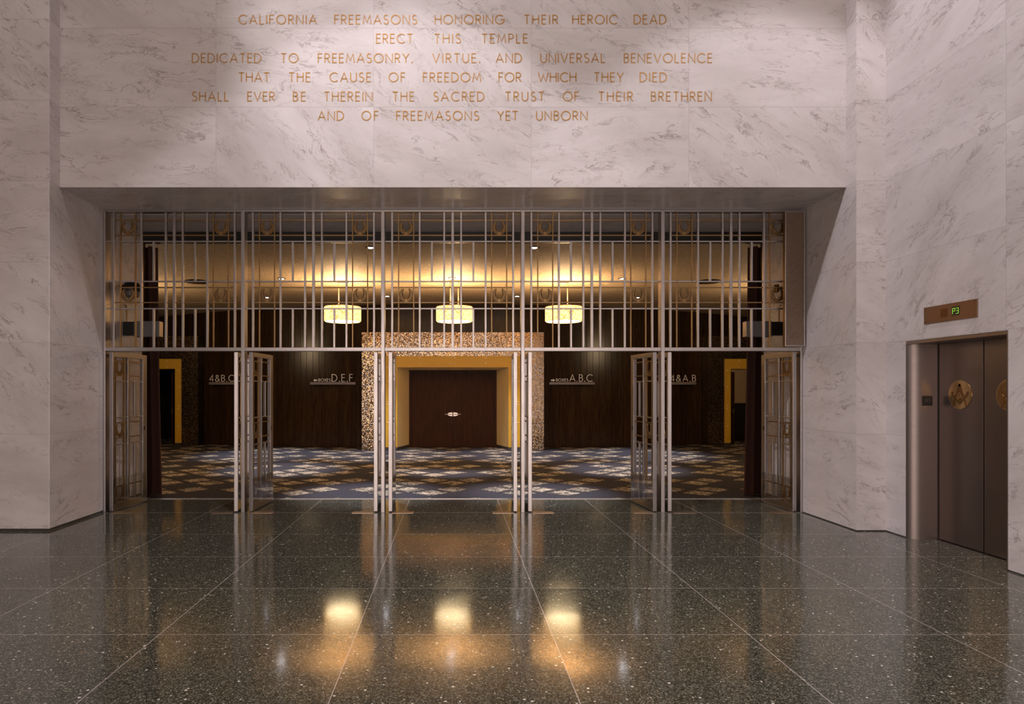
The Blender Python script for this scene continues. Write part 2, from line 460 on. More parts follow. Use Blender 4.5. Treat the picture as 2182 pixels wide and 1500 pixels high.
# ------------------------------------------------------------------ mesh helpers
class MB:
    def __init__(self):
        self.v, self.f, self.mi = [], [], []
        self.cur = 0
    def add(self, vs, fs):
        o = len(self.v)
        self.v += [tuple(p) for p in vs]
        for q in fs:
            self.f.append(tuple(i + o for i in q))
            self.mi.append(self.cur)
        return self
    def box(self, x0, x1, y0, y1, z0, z1):
        vs = [(x, y, z) for x in (x0, x1) for y in (y0, y1) for z in (z0, z1)]
        return self.add(vs, [(0, 1, 3, 2), (4, 6, 7, 5), (0, 4, 5, 1), (2, 3, 7, 6), (0, 2, 6, 4), (1, 5, 7, 3)])
    def prism(self, poly, axis, a0, a1):
        """closed polygon extruded along axis ('x','y','z'); poly gives the two other coordinates in order"""
        def mk(p, a):
            return {'x': (a, p[0], p[1]), 'y': (p[0], a, p[1]), 'z': (p[0], p[1], a)}[axis]
        n = len(poly)
        vs = [mk(p, a0) for p in poly] + [mk(p, a1) for p in poly]
        fs = [tuple(range(n)), tuple(range(2 * n - 1, n - 1, -1))]
        fs += [(i, (i + 1) % n, n + (i + 1) % n, n + i) for i in range(n)]
        return self.add(vs, fs)
    def lathe(self, prof, c=(0, 0, 0), seg=24, axis='z', cap=True):
        vs = []
        for r, h in prof:
            for k in range(seg):
                a = 2 * PI * k / seg
                p = (r * math.cos(a), r * math.sin(a), h)
                if axis == 'y': p = (p[0], p[2], p[1])
                if axis == 'x': p = (p[2], p[0], p[1])
                vs.append((p[0] + c[0], p[1] + c[1], p[2] + c[2]))
        fs = []
        for i in range(len(prof) - 1):
            for k in range(seg):
                k2 = (k + 1) % seg
                fs.append((i * seg + k, i * seg + k2, (i + 1) * seg + k2, (i + 1) * seg + k))
        if cap:
            fs.append(tuple(range(seg)))
            fs.append(tuple((len(prof) - 1) * seg + k for k in range(seg)))
        return self.add(vs, fs)
    def tube(self, pts, r, seg=8):
        pts = [Vector(p) for p in pts]
        vs, n = [], len(pts)
        for i, p in enumerate(pts):
            d = (pts[min(i + 1, n - 1)] - pts[max(i - 1, 0)]).normalized()
            up = Vector((0, 0, 1)) if abs(d.z) < 0.9 else Vector((1, 0, 0))
            a = d.cross(up).normalized(); b2 = d.cross(a)
            for k in range(seg):
                t = 2 * PI * k / seg
                vs.append(p + a * r * math.cos(t) + b2 * r * math.sin(t))
        fs = []
        for i in range(n - 1):
            for k in range(seg):
                k2 = (k + 1) % seg
                fs.append((i * seg + k, i * seg + k2, (i + 1) * seg + k2, (i + 1) * seg + k))
        fs.append(tuple(range(seg))); fs.append(tuple((n - 1) * seg + k for k in range(seg)))
        return self.add(vs, fs)
    def build(self, name, mats, parent=None, bevel=0.0, smooth=False, loc=None):
        me = bpy.data.meshes.new(name)
        vs = self.v
        if loc:
            vs = [(p[0] - loc[0], p[1] - loc[1], p[2] - loc[2]) for p in vs]
        me.from_pydata(vs, [], self.f)
        if not isinstance(mats, (list, tuple)): mats = [mats]
        for m in mats: me.materials.append(m)
        for p, i in zip(me.polygons, self.mi): p.material_index = i
        bm = bmesh.new(); bm.from_mesh(me)
        bmesh.ops.recalc_face_normals(bm, faces=bm.faces)
        bm.to_mesh(me); bm.free()
        if smooth:
            me.polygons.foreach_set('use_smooth', [True] * len(me.polygons))
            me.set_sharp_from_angle(angle=math.radians(40))
        o = bpy.data.objects.new(name, me)
        COL.objects.link(o)
        if loc: o.location = loc
        if parent: o.parent = parent
        if bevel:
            md = o.modifiers.new('edge', 'BEVEL'); md.width = bevel; md.segments = 2; md.limit_method = 'ANGLE'
        return o

def tag(o, label=None, cat=None, group=None, kind=None):
    if label: o['label'] = label
    if cat: o['category'] = cat
    if group: o['group'] = group
    if kind: o['kind'] = kind
    return o
def thing(name, label, cat, loc=(0, 0, 0), rz=0.0, group=None):
    o = bpy.data.objects.new(name, None)
    o.empty_display_size = 0.1
    o.location = loc; o.rotation_euler = (0, 0, rz)
    COL.objects.link(o)
    return tag(o, label, cat, group)
def struct(name, mb, m, label, cat, **kw):
    return tag(mb.build(name, m, **kw), label, cat, None, 'structure')
def dup(root, loc, rz=0.0, label=None, group=None):
    r = root.copy(); COL.objects.link(r)
    r.location = loc; r.rotation_euler = (0, 0, rz)
    if label: r['label'] = label
    if group: r['group'] = group
    for ch in list(root.children):
        c = ch.copy(); COL.objects.link(c); c.parent = r
        for g in list(ch.children):
            d = g.copy(); COL.objects.link(d); d.parent = c
    return r
def PX(x, d): return (x - VPX) * d / F
def PZ(y, d): return CAMZ + (VPY - y) * d / F

# ------------------------------------------------------------------ the setting
GY = 7.867          # front of the gate
JX = 4.343          # half width of the portal
EY = 8.854          # inner end of the marble portal, edge of the carpet
HZ = 8.6
struct('floor', MB().box(-9.5, 9.5, -7.5, EY, -0.12, 0.0), M['terrazzo'], 'polished dark speckled terrazzo floor with thin divider strips', 'floor')
struct('ceiling', MB().box(-9.5, 9.5, -7.5, EY, HZ, HZ + 0.15), M['plaster'], 'high plaster ceiling of the marble hall', 'ceiling')
struct('wall_back', MB().box(-9.5, 9.5, -7.7, -7.5, 0, HZ), M['plaster'], 'far wall of the hall behind the viewer', 'wall')
struct('wall_west', MB().box(-9.7, -9.5, -7.5, 6.82, 0, HZ), M['plaster'], 'distant side wall of the marble hall', 'wall')
struct('wall_left', MB().box(-9.5, -JX, 6.82, EY, 0.025, HZ), M['marble_side'], 'pale veined marble pier at the left of the gateway', 'wall', bevel=0.006)
struct('wall_front', MB().box(-JX, JX, 7.0, 7.985, 3.76, HZ).box(-JX, JX, 7.985, EY, 3.732, HZ), M['marble_front'],
       'veined marble wall with carved inscription above the gateway', 'wall')
r = MB().box(JX, 4.66, 6.82, EY, 0.012, HZ)
r.box(4.66, 5.3, 6.515, EY, 0.012, HZ).box(4.66, 5.3, -7.5, 5.318, 0.012, HZ).box(4.66, 5.3, 5.318, 6.515, 2.022, HZ)
struct('wall_right', r, M['marble_side'], 'veined marble pier and side wall around the elevator', 'wall')
struct('trim_base', MB().box(-9.5, -JX - 0.006, 6.826, EY, 0.0, 0.025).box(JX + 0.004, 4.664, 6.824, EY, 0, 0.012)
       .box(4.664, 5.3, 6.52, EY, 0, 0.012).box(4.664, 5.3, -7.5, 5.31, 0, 0.012), M['dark_base'], 'thin dark base strip under the marble walls', 'trim')

# carpet of diamond tiles
A = 0.3303
keep = {(-1, 0), (3, 0), (-2, 1), (0, 1), (2, 1), (3, 2), (-2, 3), (0, 3), (-1, 4), (1, 4), (3, 4)}
cb = MB()
def norm6(i, j):
    i = ((i + 2) % 6) - 2
    return (i, j % 6)
for i in range(-40, 41):
    for j in range(-4, 32):
        if (i + j) % 2 == 0: continue
        cx, cy = i * A, 9.34 + j * A
        if abs(cx) > 11.9: continue
        pts = [(cx, cy - A), (cx + A, cy), (cx, cy + A), (cx - A, cy)]
        cl = []
        for k in range(4):                                    # clip at the threshold and the far wall
            p, q = pts[k], pts[(k + 1) % 4]
            if p[1] >= EY: cl.append(p)
            if (p[1] >= EY) != (q[1] >= EY):
                t = (EY - p[1]) / (q[1] - p[1]); cl.append((p[0] + t * (q[0] - p[0]), EY))
        if len(cl) < 3: continue
        cb.cur = 1 if norm6(i, j) in keep else 0
        cb.add([(p[0], p[1], 0.006) for p in cl], [tuple(range(len(cl)))])
cb.cur = 0
cb.box(-12, 12, EY, 19.6, -0.12, 0.005)
struct('floor_carpet', cb, [M['carpet_plain'], M['carpet_leaf']], 'dark lobby carpet with beige leaf-patterned diamond tiles', 'carpet')
struct('trim_threshold', MB().box(-JX, JX, EY - 0.012, EY + 0.004, 0.0, 0.009), M['silver'], 'thin bright metal strip between terrazzo and carpet', 'trim')

# lobby shell
def zc(x, d):
    t = (d - 8.9) / 7.7
    return 3.60 + 0.0235 * (d - 8.9) - 0.0022 * x * x * max(0.0, min(1.2, t))
c = MB()
xs = [-12 + 0.75 * k for k in range(33)]
ds = [8.9 + 0.5 * k for k in range(22)]
vs = [(x, d, zc(x, d)) for d in ds for x in xs] + [(x, d, zc(x, d) + 0.2) for d in ds for x in xs]
nx_, nd_ = len(xs), len(ds)
fs = [(a * nx_ + b2, a * nx_ + b2 + 1, (a + 1) * nx_ + b2 + 1, (a + 1) * nx_ + b2) for a in range(nd_ - 1) for b2 in range(nx_ - 1)]
fs += [tuple(q + nx_ * nd_ for q in f) for f in fs]
c.add(vs, fs)
struct('ceiling_lobby', c, M['gold_leaf'], 'gold-leafed textured ceiling of the lobby beyond the gate', 'ceiling', smooth=True)
struct('trim_header', MB().box(-4.9, 4.9, EY + 0.002, 8.93, 3.585, 3.95), M['black_metal'], 'dark curtain-track header behind the marble soffit', 'trim')
struct('wall_lobby_front', MB().box(-12, -JX, EY + 0.002, 8.95, 0, 3.95).box(JX, 12, EY + 0.002, 8.95, 0, 3.95), M['wood_wall'], 'lobby side of the gateway wall', 'wall')
struct('wall_lobby_sides', MB().box(-12.2, -12, 8.86, 19.6, 0, 4.2).box(12, 12.2, 8.86, 19.6, 0, 4.2), M['wood_wall'], 'dark end walls of the lobby', 'wall')

def dw(x): return 16.6 + 0.0225 * x * x
def wood_panels(x0, x1, z0, z1f):
    mb = MB()
    P = 0.17
    k0 = int(math.floor(x0 / P)); k1 = int(math.ceil(x1 / P))
    for k in range(k0, k1):
        a, b2 = max(x0, k * P) + 0.006, min(x1, (k + 1) * P) - 0.006
        if b2 - a < 0.01: continue
        ya, yb = dw(a), dw(b2)
        zt = (z1f if not callable(z1f) else z1f((a + b2) / 2))
        mb.prism([(a, ya), (b2, yb), (b2, yb + 0.04), (a, ya + 0.04)], 'z', z0, zt)
    # backing seen in the grooves
    n = 24
    pts = [(x0 + (x1 - x0) * k / n) for k in range(n + 1)]
    for k in range(n):
        a, b2 = pts[k], pts[k + 1]
        mb.prism([(a, dw(a) + 0.012), (b2, dw(b2) + 0.012), (b2, dw(b2) + 0.05), (a, dw(a) + 0.05)], 'z', z0,
                 (z1f if not callable(z1f) else min(z1f(a), z1f(b2))))
    return mb
top = lambda x: zc(x, dw(x)) + 0.02
struct('wall_lobby_left', wood_panels(-6.955, -2.305, 0, top), M['wood_wall'], 'dark vertical plank wall left of the central doors', 'wall')
struct('wall_lobby_right', wood_panels(2.305, 6.955, 0, top), M['wood_wall'], 'dark vertical plank wall right of the central doors', 'wall')
struct('wall_lobby_centre', wood_panels(-2.305, 2.305, 2.99, top), M['wood_wall'], 'dark plank wall above the central mosaic portal', 'wall')
struct('wall_lobby_far', wood_panels(-12, -6.955, 3.005, top).box(-12, -11.1, 19.0, 19.1, 0, 4), M['wood_wall'], 'dark plank wall above the left mosaic portal', 'wall')
struct('wall_lobby_end', wood_panels(6.955, 12, 3.005, top).box(11.1, 12, 19.0, 19.1, 0, 4), M['wood_wall'], 'dark plank wall above the right mosaic portal', 'wall')

# ------------------------------------------------------------------ mosaic portals with ochre casings
def rivet_mb(x, y, z, r=0.020):
    return MB().lathe([(r, 0.0), (r * 0.85, -0.008), (r * 0.3, -0.013)], (x, y, z), 12, 'y')
def portal(cx, yf, label, hw, ghw, ohw, top_, gtop, oh, depth, splay, seams):
    t = thing('mosaic_portal', label, 'portal', (cx, yf, 0))
    yb = yf + depth
    # mosaic surround: two legs and the head
    mb = MB().box(-hw, -ghw, 0, depth, 0, top_).box(ghw, hw, 0, depth, 0, top_).box(-ghw, ghw, 0, depth, gtop, top_)
    mb.build('mosaic_surround', M['mosaic'], t)
    # ochre casing, a little proud of the mosaic
    cb = MB().box(-ghw, -ohw, -0.03, 0.05, 0.07, gtop).box(ohw, ghw, -0.03, 0.05, 0.07, gtop).box(-ohw, ohw, -0.03, 0.05, oh, gtop)
    cs = cb.build('casing', M['ochre'], t)
    for s in seams:
        for (sx, sz) in s:
            rivet_mb(sx, -0.03, sz).build('rivet', M['ochre_pale'], cs)
    # reveal, splayed inwards
    o2 = ohw - splay; h2 = oh - 0.05 * (1 if splay else 0)
    rb = MB()
    for s in (-1, 1):
        rb.prism([(s * ohw, -0.02), (s * o2, depth), (s * (ohw + 0.2), depth), (s * (ohw + 0.05), -0.02)], 'z', 0.07, oh + 0.05)
    rb.prism([(-0.02, oh), (depth, h2), (depth, oh + 0.25), (-0.02, oh + 0.05)], 'x', -ohw - 0.05, ohw + 0.05)
    rv = rb.build('reveal', M['ochre_pale'], t)
    for s in (-1, 1):
        MB().prism([(s * ghw, -0.034), (s * (ohw - 0.004), -0.034), (s * (o2 - 0.004), depth), (s * (ohw + 0.2), depth), (s * ghw, 0.05)], 'z', 0.0, 0.085).build('skirting', M['dark_base'], t)
    return t

def pair(x, z, dx=0.0, dz=0.0):
    return [(x - dx, z - dz), (x + dx, z + dz)]
seams = []
for x in (-0.83, 0.0, 0.83):
    xs_ = (x,) if x else (-0.045, 0.045)
    for xx in xs_:
        seams.append([(xx, 2.20), (xx, 2.34)])
for s in (-1, 1):
    for z in (0.70, 1.16, 1.22, 1.75, 2.1):
        seams.append([(s * 1.65, z)])
central = portal(0.0, 16.0, 'sparkling mosaic portal with ochre casing around the central wooden doors', 2.30, 1.70, 1.40, 2.985, 2.385, 2.10, 0.85, 0.26, seams)
sl = []
for z in (0.55, 1.02, 1.10, 1.62, 2.06):
    sl.append([(1.62, z)]); sl.append([(-1.62, z)])
sl.append([(1.30, 2.32)]); sl.append([(1.30, 2.16)]); sl.append([(-1.30, 2.32)]); sl.append([(-1.30, 2.16)])
portal(-9.10, 17.3, 'mosaic portal with ochre casing half hidden behind the left curtain', 2.14, 1.685, 1.525, 3.0, 2.375, 2.105, 0.75, 0.0, sl)
portal(9.10, 17.3, 'mosaic portal with ochre casing half hidden behind the right curtain', 2.14, 1.685, 1.525, 3.0, 2.375, 2.105, 0.75, 0.0, sl)

# central double doors
def leaf_mb(x0, x1, y, z0, z1): return MB().box(x0, x1, y, y + 0.045, z0, z1)
dr = thing('door_1', 'dark brown wooden double doors inside the central ochre portal', 'door', (0, 16.80, 0)); dr['kind'] = 'structure'
MB().box(-1.16, -1.09, -0.02, 0.06, 0.0, 2.08).box(1.09, 1.16, -0.02, 0.06, 0.0, 2.08).box(-1.09, 1.09, -0.02, 0.06, 2.025, 2.08).build('door_frame', M['wood_door'], dr)
for s in (-1, 1):
    lf = (leaf_mb(-1.088, -0.003, 0, 0.012, 2.02) if s < 0 else leaf_mb(0.003, 1.088, 0, 0.012, 2.02)).build('door_leaf', M['wood_door'], dr, bevel=0.003)
    hb = MB()
    hb.prism([(s * 0.012, 0.83), (s * 0.012, 0.936), (s * 0.10, 0.928), (s * 0.135, 0.905), (s * 0.145, 0.88), (s * 0.135, 0.86), (s * 0.10, 0.842)], 'y', -0.014, -0.001)
    hb.build('handle_plate', M['chrome'], lf, bevel=0.002)
    MB().tube([(s * 0.075, -0.016, 0.885), (s * 0.085, -0.05, 0.885), (s * 0.13, -0.055, 0.886), (s * 0.215, -0.05, 0.888)], 0.011, 10).build('lever_handle', M['chrome'], lf, smooth=True)
    MB().lathe([(0.012, 0.0), (0.012, -0.01)], (s * 0.048, -0.014, 0.885), 12, 'y').build('key_cylinder', M['black_metal'], lf)

# rooms behind the side portals
def side_room(s, lit):
    y0 = 18.07
    mb = MB()
    x0, x1 = (6.9, 11.2) if s > 0 else (-11.2, -6.9)
    mb.box(x0, x1, 22.0, 22.1, 0, 2.8).box(x0 - 0.1, x0, y0, 22.0, 0, 2.8).box(x1, x1 + 0.1, y0, 22.0, 0, 2.8)
    mb.box(x0, x1, y0, 22.0, 2.7, 2.8)
    return mb
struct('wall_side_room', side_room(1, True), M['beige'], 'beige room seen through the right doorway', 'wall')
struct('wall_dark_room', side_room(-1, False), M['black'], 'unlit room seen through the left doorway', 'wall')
struct('floor_side_rooms', MB().box(6.8, 11.3, 19.55, 22.1, -0.1, 0.005).box(-11.3, -6.8, 19.55, 22.1, -0.1, 0.005), M['carpet_plain'], 'dark floor of the rooms behind the side doorways', 'floor')
light('side_room_light', 'POINT', (8.6, 20.2, 2.4), 28, (1.0, 0.72, 0.42), shadow_soft_size=0.15)

for s, lab in ((-1, 'dark door leaf standing open in the left mosaic portal'), (1, 'brown door leaf with lever handle open in the right mosaic portal')):
    n_ = 2 if s < 0 else 3
    t = thing('door_%d' % n_, lab, 'door', (s * 7.66, 17.62, 0)); t['kind'] = 'structure'
    jb = MB().box(-0.09, 0.0, 0, 0.12, 0, 2.06) if s < 0 else MB().box(0.0, 0.09, 0, 0.12, 0, 2.06)
    jb.build('door_frame', M['wood_door'], t)
    ang = math.radians(80)
    # leaf hinged on the frame and swung in to the room
    l = MB().box(0.0, 0.05, 0.0, 0.55, 0.012, 2.03) if s > 0 else MB().box(-0.05, 0.0, 0.0, 0.55, 0.012, 2.03)
    lo = l.build('door_leaf', M['wood_door'], t, bevel=0.003)
    lo.location = (s * 0.17, 0.10, 0)
    MB().tube([(s * 0.02, 0.0, 0.93), (s * 0.02, -0.055, 0.93), (-s * 0.13, -0.06, 0.93)], 0.012, 8).build('lever_handle', M['chrome'], lo, smooth=True)
    MB().box(*sorted((s * 0.004, s * 0.046)), -0.006, 0.0, 0.86, 1.0).build('lock_plate', M['chrome'], lo)

# dark counter in the lit side room
t = thing('service_counter', 'black counter with pale top inside the right doorway room', 'counter', (8.55, 19.2, 0))
MB().box(-0.45, 0.75, 0.0, 0.5, 0.0, 1.10).build('counter_body', M['black'], t, bevel=0.005)
MB().box(-0.48, 0.78, -0.03, 0.53, 1.10, 1.13).build('counter_top', M['wood_door'], t, bevel=0.004)
tag(MB().box(8.22, 8.30, 19.18, 19.197, 0.45, 0.70).build('paper_notice', M['white_paper'], loc=(8.26, 19.18, 0.45)), 'small pale notice stuck on the black counter', 'paper')

# ------------------------------------------------------------------ curtains
def curtain(s, label):
    n, rows = 40, 10
    mb = MB()
    vs = []
    xo, xi = 4.95, 4.19
    for r_ in range(rows + 1):
        z = 0.01 + (3.58 - 0.01) * r_ / rows
        k = 1 - r_ / rows
        inner = (xi + 0.05) - 0.05 * k
        for i in range(n + 1):
            f = i / n
            x = xo + (inner - xo) * f
            y = 9.12 + 0.055 * math.sin(f * PI * 11 + 0.4) + 0.02 * math.sin(f * 9 + z)
            vs.append((s * x, y, z))
    m0 = len(vs)
    vs += [(p[0], p[1] + 0.012, p[2]) for p in vs]
    fs = []
    for r_ in range(rows):
        for i in range(n):
            a = r_ * (n + 1) + i
            fs.append((a, a + 1, a + n + 2, a + n + 1))
            fs.append((m0 + a, m0 + a + n + 1, m0 + a + n + 2, m0 + a + 1))
    for i in range(n):
        fs.append((i, m0 + i, m0 + i + 1, i + 1))
    for r_ in range(rows):
        a = r_ * (n + 1) + n
        fs.append((a, m0 + a, m0 + a + n + 1, a + n + 1))
    mb.add(vs, fs)
    return tag(mb.build('curtain', M['velvet'], smooth=True, loc=(s * 4.6, 9.12, 0)), label, 'curtain')
curtain(-1, 'dark red-brown velvet curtain gathered behind the left end of the gate')
curtain(1, 'dark brown velvet curtain gathered behind the right end of the gate')

# ------------------------------------------------------------------ lobby lamps
def pendant(x, label):
    d = 12.48
    z0, z1 = 2.868, 3.165
    cz = zc(x, d)
    t = thing('pendant_lamp', label, 'lamp', (x, d, z0), 0, 'drum pendants in the lobby')
    R = 0.36; h = z1 - z0
    prof = [(R - 0.02, 0.0), (R, 0.02), (R, h - 0.02), (R - 0.02, h), (R - 0.03, h - 0.01), (R - 0.03, 0.01)]
    MB().lathe(prof + [prof[0]], (0, 0, 0), 48, 'z', False).build('lamp_shade', M['shade'], t, smooth=True)
    MB().lathe([(R - 0.031, 0.012), (R - 0.10, 0.004), (0.01, 0.0), (0.01, 0.012), (R - 0.031, 0.02)], (0, 0, 0), 48).build('diffuser', M['diffuser'], t, smooth=True)
    MB().lathe([(R + 0.002, h - 0.012), (R + 0.004, h + 0.004), (R - 0.035, h + 0.006), (R - 0.035, h - 0.012)], (0, 0, 0), 48, 'z', False).build('rim', M['brass_dark'], t, smooth=True)
    br = MB().box(-0.33, 0.33, -0.008, 0.008, h - 0.02, h - 0.004).box(-0.008, 0.008, -0.33, 0.33, h - 0.02, h - 0.004)
    br.build('spider', M['brass_dark'], t)
    for s in (-1, 1):
        rd = MB().tube([(s * 0.08, 0, h - 0.01), (s * 0.08, 0, cz - z0 - 0.03)], 0.011, 8).build('rod', M['rod_brass'], t, smooth=True)
        MB().lathe([(0.010, -0.02), (0.016, -0.012), (0.016, 0.012), (0.010, 0.02)], (s * 0.08, 0, h + 0.10), 12).build('collar', M['brass_dark'], rd)
    MB().box(-0.11, 0.11, -0.035, 0.035, cz - z0 - 0.035, cz - z0 + 0.012).build('canopy', M['brass_mirror'], t, bevel=0.005)
    light('pendant_or_fill', 'POINT', (x, d, z0 + 0.24), 240, (1.0, 0.71, 0.41), shadow_soft_size=0.06)
pendant(-2.17, 'glowing woven drum pendant left of the central doors, on two rods')
pendant(0.03, 'glowing woven drum pendant hanging before the central doors, on two rods')
pendant(2.18, 'glowing woven drum pendant right of the central doors, on two rods')

DL = [(PX(789, 9.25), 9.25, 'bright recessed downlight near the gate, left of the central pendant'),
      (PX(1139, 9.25), 9.25, 'bright recessed downlight near the gate, right of the central pendant'),
      (PX(600, 12.15), 12.15, 'recessed downlight in the gold ceiling left of the left pendant'),
      (PX(963, 12.15), 12.15, 'recessed downlight beside the canopy of the central pendant'),
      (PX(1326, 12.15), 12.15, 'starry bright downlight in the gold ceiling right of the right pendant'),
      (PX(570, 14.9), 14.9, 'small far downlight over the left plank wall'),
      (PX(825, 14.9), 14.9, 'small far downlight between left and central pendants'),
      (PX(1102, 14.9), 14.9, 'small far downlight between central and right pendants'),
      (PX(1358, 14.9), 14.9, 'small far downlight over the right plank wall')]
proto = None
for x, d, lab in DL:
    z = zc(x, d)
    if proto is None:
        proto = thing('downlight', lab, 'downlight', (x, d, z), 0, 'downlights in the gold ceiling')
        MB().lathe([(0.045, 0.0), (0.075, 0.0), (0.075, -0.010), (0.048, -0.012), (0.045, 0.0)], (0, 0, 0), 24, 'z', False).build('trim_ring', M['black_metal'], proto)
        MB().lathe([(0.045, -0.012), (0.043, -0.004), (0.02, -0.002)], (0, 0, 0), 24).build('lens', M['downlight_lens'], proto)
    else:
        dup(proto, (x, d, z), 0, lab)
    light('downlight_beam', 'SPOT', (x, d, z - 0.03), 780 if d < 14 else 700, (0.82, 0.85, 1.0), spot_size=math.radians(44 if d < 14 else 58), spot_blend=0.8, shadow_soft_size=0.055)

# fill lights without fixtures, added behind the marble to warm reveals and side portals
for s in (-1, 1):
    light('pendant_or_fill', 'POINT', (s * 6.55, 12.6, 2.85), 95, (1.0, 0.72, 0.42), shadow_soft_size=0.3)
for x, lab in ((PX(419, 12.4), 'round dark air diffuser in the gold ceiling left of the pendants'), (PX(1510, 12.4), 'round dark air diffuser in the gold ceiling right of the pendants')):
    t = thing('ceiling_diffuser', lab, 'vent', (x, 12.4, zc(x, 12.4)), 0, 'round ceiling diffusers')
    MB().lathe([(0.20, 0.02), (0.23, -0.015), (0.20, -0.03), (0.16, -0.02), (0.16, 0.02)], (0, 0, 0), 32).build('outer_cone', M['black_metal'], t, smooth=True)
    MB().lathe([(0.10, -0.02), (0.14, -0.035), (0.11, -0.045), (0.02, -0.045)], (0, 0, 0), 32).build('inner_cone', M['brass_dark'], t, smooth=True)

# ------------------------------------------------------------------ stroke lettering
def arc(cx, cz, rx, rz, a0, a1, n=14):
    return [(cx + rx * math.cos(math.radians(a0 + (a1 - a0) * k / n)), cz + rz * math.sin(math.radians(a0 + (a1 - a0) * k / n))) for k in range(n + 1)]
G = {
 'A': (0.80, [[(0, 0), (0.40, 1), (0.80, 0)], [(0.13, 0.33), (0.67, 0.33)]]),
 'B': (0.50, [[(0, 0), (0, 1), (0.24, 1)] + arc(0.24, 0.77, 0.22, 0.23, 90, -90, 8)[1:] + [(0, 0.54)], [(0.24, 0.54)] + arc(0.24, 0.27, 0.26, 0.27, 90, -90, 8)[1:] + [(0, 0)]]),
 'C': (0.86, [arc(0.5, 0.5, 0.5, 0.5, 46, 314, 20)]),
 'D': (0.72, [[(0, 0), (0, 1), (0.22, 1)] + arc(0.22, 0.5, 0.50, 0.5, 90, -90, 14)[1:] + [(0, 0)]]),
 'E': (0.46, [[(0.46, 1), (0, 1), (0, 0), (0.46, 0)], [(0, 0.54), (0.42, 0.54)]]),
 'F': (0.44, [[(0.44, 1), (0, 1), (0, 0)], [(0, 0.54), (0.40, 0.54)]]),
 'G': (0.98, [arc(0.5, 0.5, 0.5, 0.5, 46, 360, 22) + [(0.60, 0.5)]]),
 'H': (0.66, [[(0, 0), (0, 1)], [(0.66, 0), (0.66, 1)], [(0, 0.54), (0.66, 0.54)]]),
 'I': (0.02, [[(0.01, 0), (0.01, 1)]]),
 'L': (0.42, [[(0, 1), (0, 0), (0.42, 0)]]),
 'M': (0.88, [[(0, 0), (0.12, 1), (0.44, 0.22), (0.76, 1), (0.88, 0)]]),
 'N': (0.72, [[(0, 0), (0, 1), (0.72, 0), (0.72, 1)]]),
 'O': (1.0, [arc(0.5, 0.5, 0.5, 0.5, 0, 360, 26)]),
 'P': (0.50, [[(0, 0), (0, 1), (0.24, 1)] + arc(0.24, 0.74, 0.26, 0.26, 90, -90, 8)[1:] + [(0, 0.48)]]),
 'R': (0.54, [[(0, 0), (0, 1), (0.24, 1)] + arc(0.24, 0.74, 0.26, 0.26, 90, -90, 8)[1:] + [(0, 0.48)], [(0.22, 0.48), (0.54, 0)]]),
 'S': (0.50, [arc(0.25, 0.76, 0.22, 0.24, 40, 270, 12) + arc(0.25, 0.26, 0.25, 0.26, 90, -145, 12)[1:]]),
 'T': (0.58, [[(0, 1), (0.58, 1)], [(0.29, 1), (0.29, 0)]]),
 'U': (0.64, [[(0, 1), (0, 0.32)] + arc(0.32, 0.32, 0.32, 0.32, 180, 360, 12)[1:] + [(0.64, 1)]]),
 'V': (0.74, [[(0, 1), (0.37, 0), (0.74, 1)]]),
 'W': (1.10, [[(0, 1), (0.28, 0), (0.55, 0.8), (0.82, 0), (1.10, 1)]]),
 'X': (0.64, [[(0, 1), (0.64, 0)], [(0.64, 1), (0, 0)]]),
 'Y': (0.68, [[(0, 1), (0.34, 0.50), (0.68, 1)], [(0.34, 0.50), (0.34, 0)]]),
 '4': (0.60, [[(0.46, 0), (0.46, 1), (0, 0.26), (0.62, 0.26)]]),
 '&': (0.72, [[(0.70, 0)] + [(0.16, 0.72)] + arc(0.32, 0.80, 0.17, 0.19, 200, -20, 10)[1:] + [(0.14, 0.44)] + arc(0.27, 0.24, 0.25, 0.24, 140, 300, 8) + [(0.66, 0.46)]]),
 ',': (0.10, [[(0.09, 0.10), (0.01, -0.05)]]),
}
def ribbon(mb, pl, wd, y0, y1, fx, fz, to=None):
    """flat stroke following a polyline, given thickness along y"""
    pts = [Vector((fx(p[0]), fz(p[1]))) for p in pl]
    closed = (pts[0] - pts[-1]).length < 1e-6
    if closed: pts = pts[:-1]
    n = len(pts)
    L, R = [], []
    for i in range(n):
        a = pts[i - 1] if (i > 0 or closed) else None
        b2 = pts[(i + 1) % n] if (i < n - 1 or closed) else None
        d1 = (pts[i] - a).normalized() if a is not None else (b2 - pts[i]).normalized()
        d2 = (b2 - pts[i]).normalized() if b2 is not None else d1
        n1 = Vector((-d1.y, d1.x)); n2 = Vector((-d2.y, d2.x))
        mi = n1 + n2
        mi = mi.normalized() if mi.length > 1e-4 else n1
        k = min(1.8, 1.0 / max(0.3, mi.dot(n1)))
        L.append(pts[i] + mi * wd * 0.5 * k); R.append(pts[i] - mi * wd * 0.5 * k)
    T = to or (lambda u, y, v: (u, y, v))
    vs = []
    for i in range(n):
        vs += [T(L[i].x, y0, L[i].y), T(R[i].x, y0, R[i].y), T(L[i].x, y1, L[i].y), T(R[i].x, y1, R[i].y)]
    fs = []
    for i in range(n if closed else n - 1):
        a, b2 = 4 * i, 4 * ((i + 1) % n)
        fs += [(a, a + 1, b2 + 1, b2), (a, b2, b2 + 2, a + 2), (a + 1, a + 3, b2 + 3, b2 + 1)]
    if not closed:
        e = 4 * (n - 1)
        fs += [(0, 2, 3, 1), (e, e + 1, e + 3, e + 2)]
    mb.add(vs, fs)
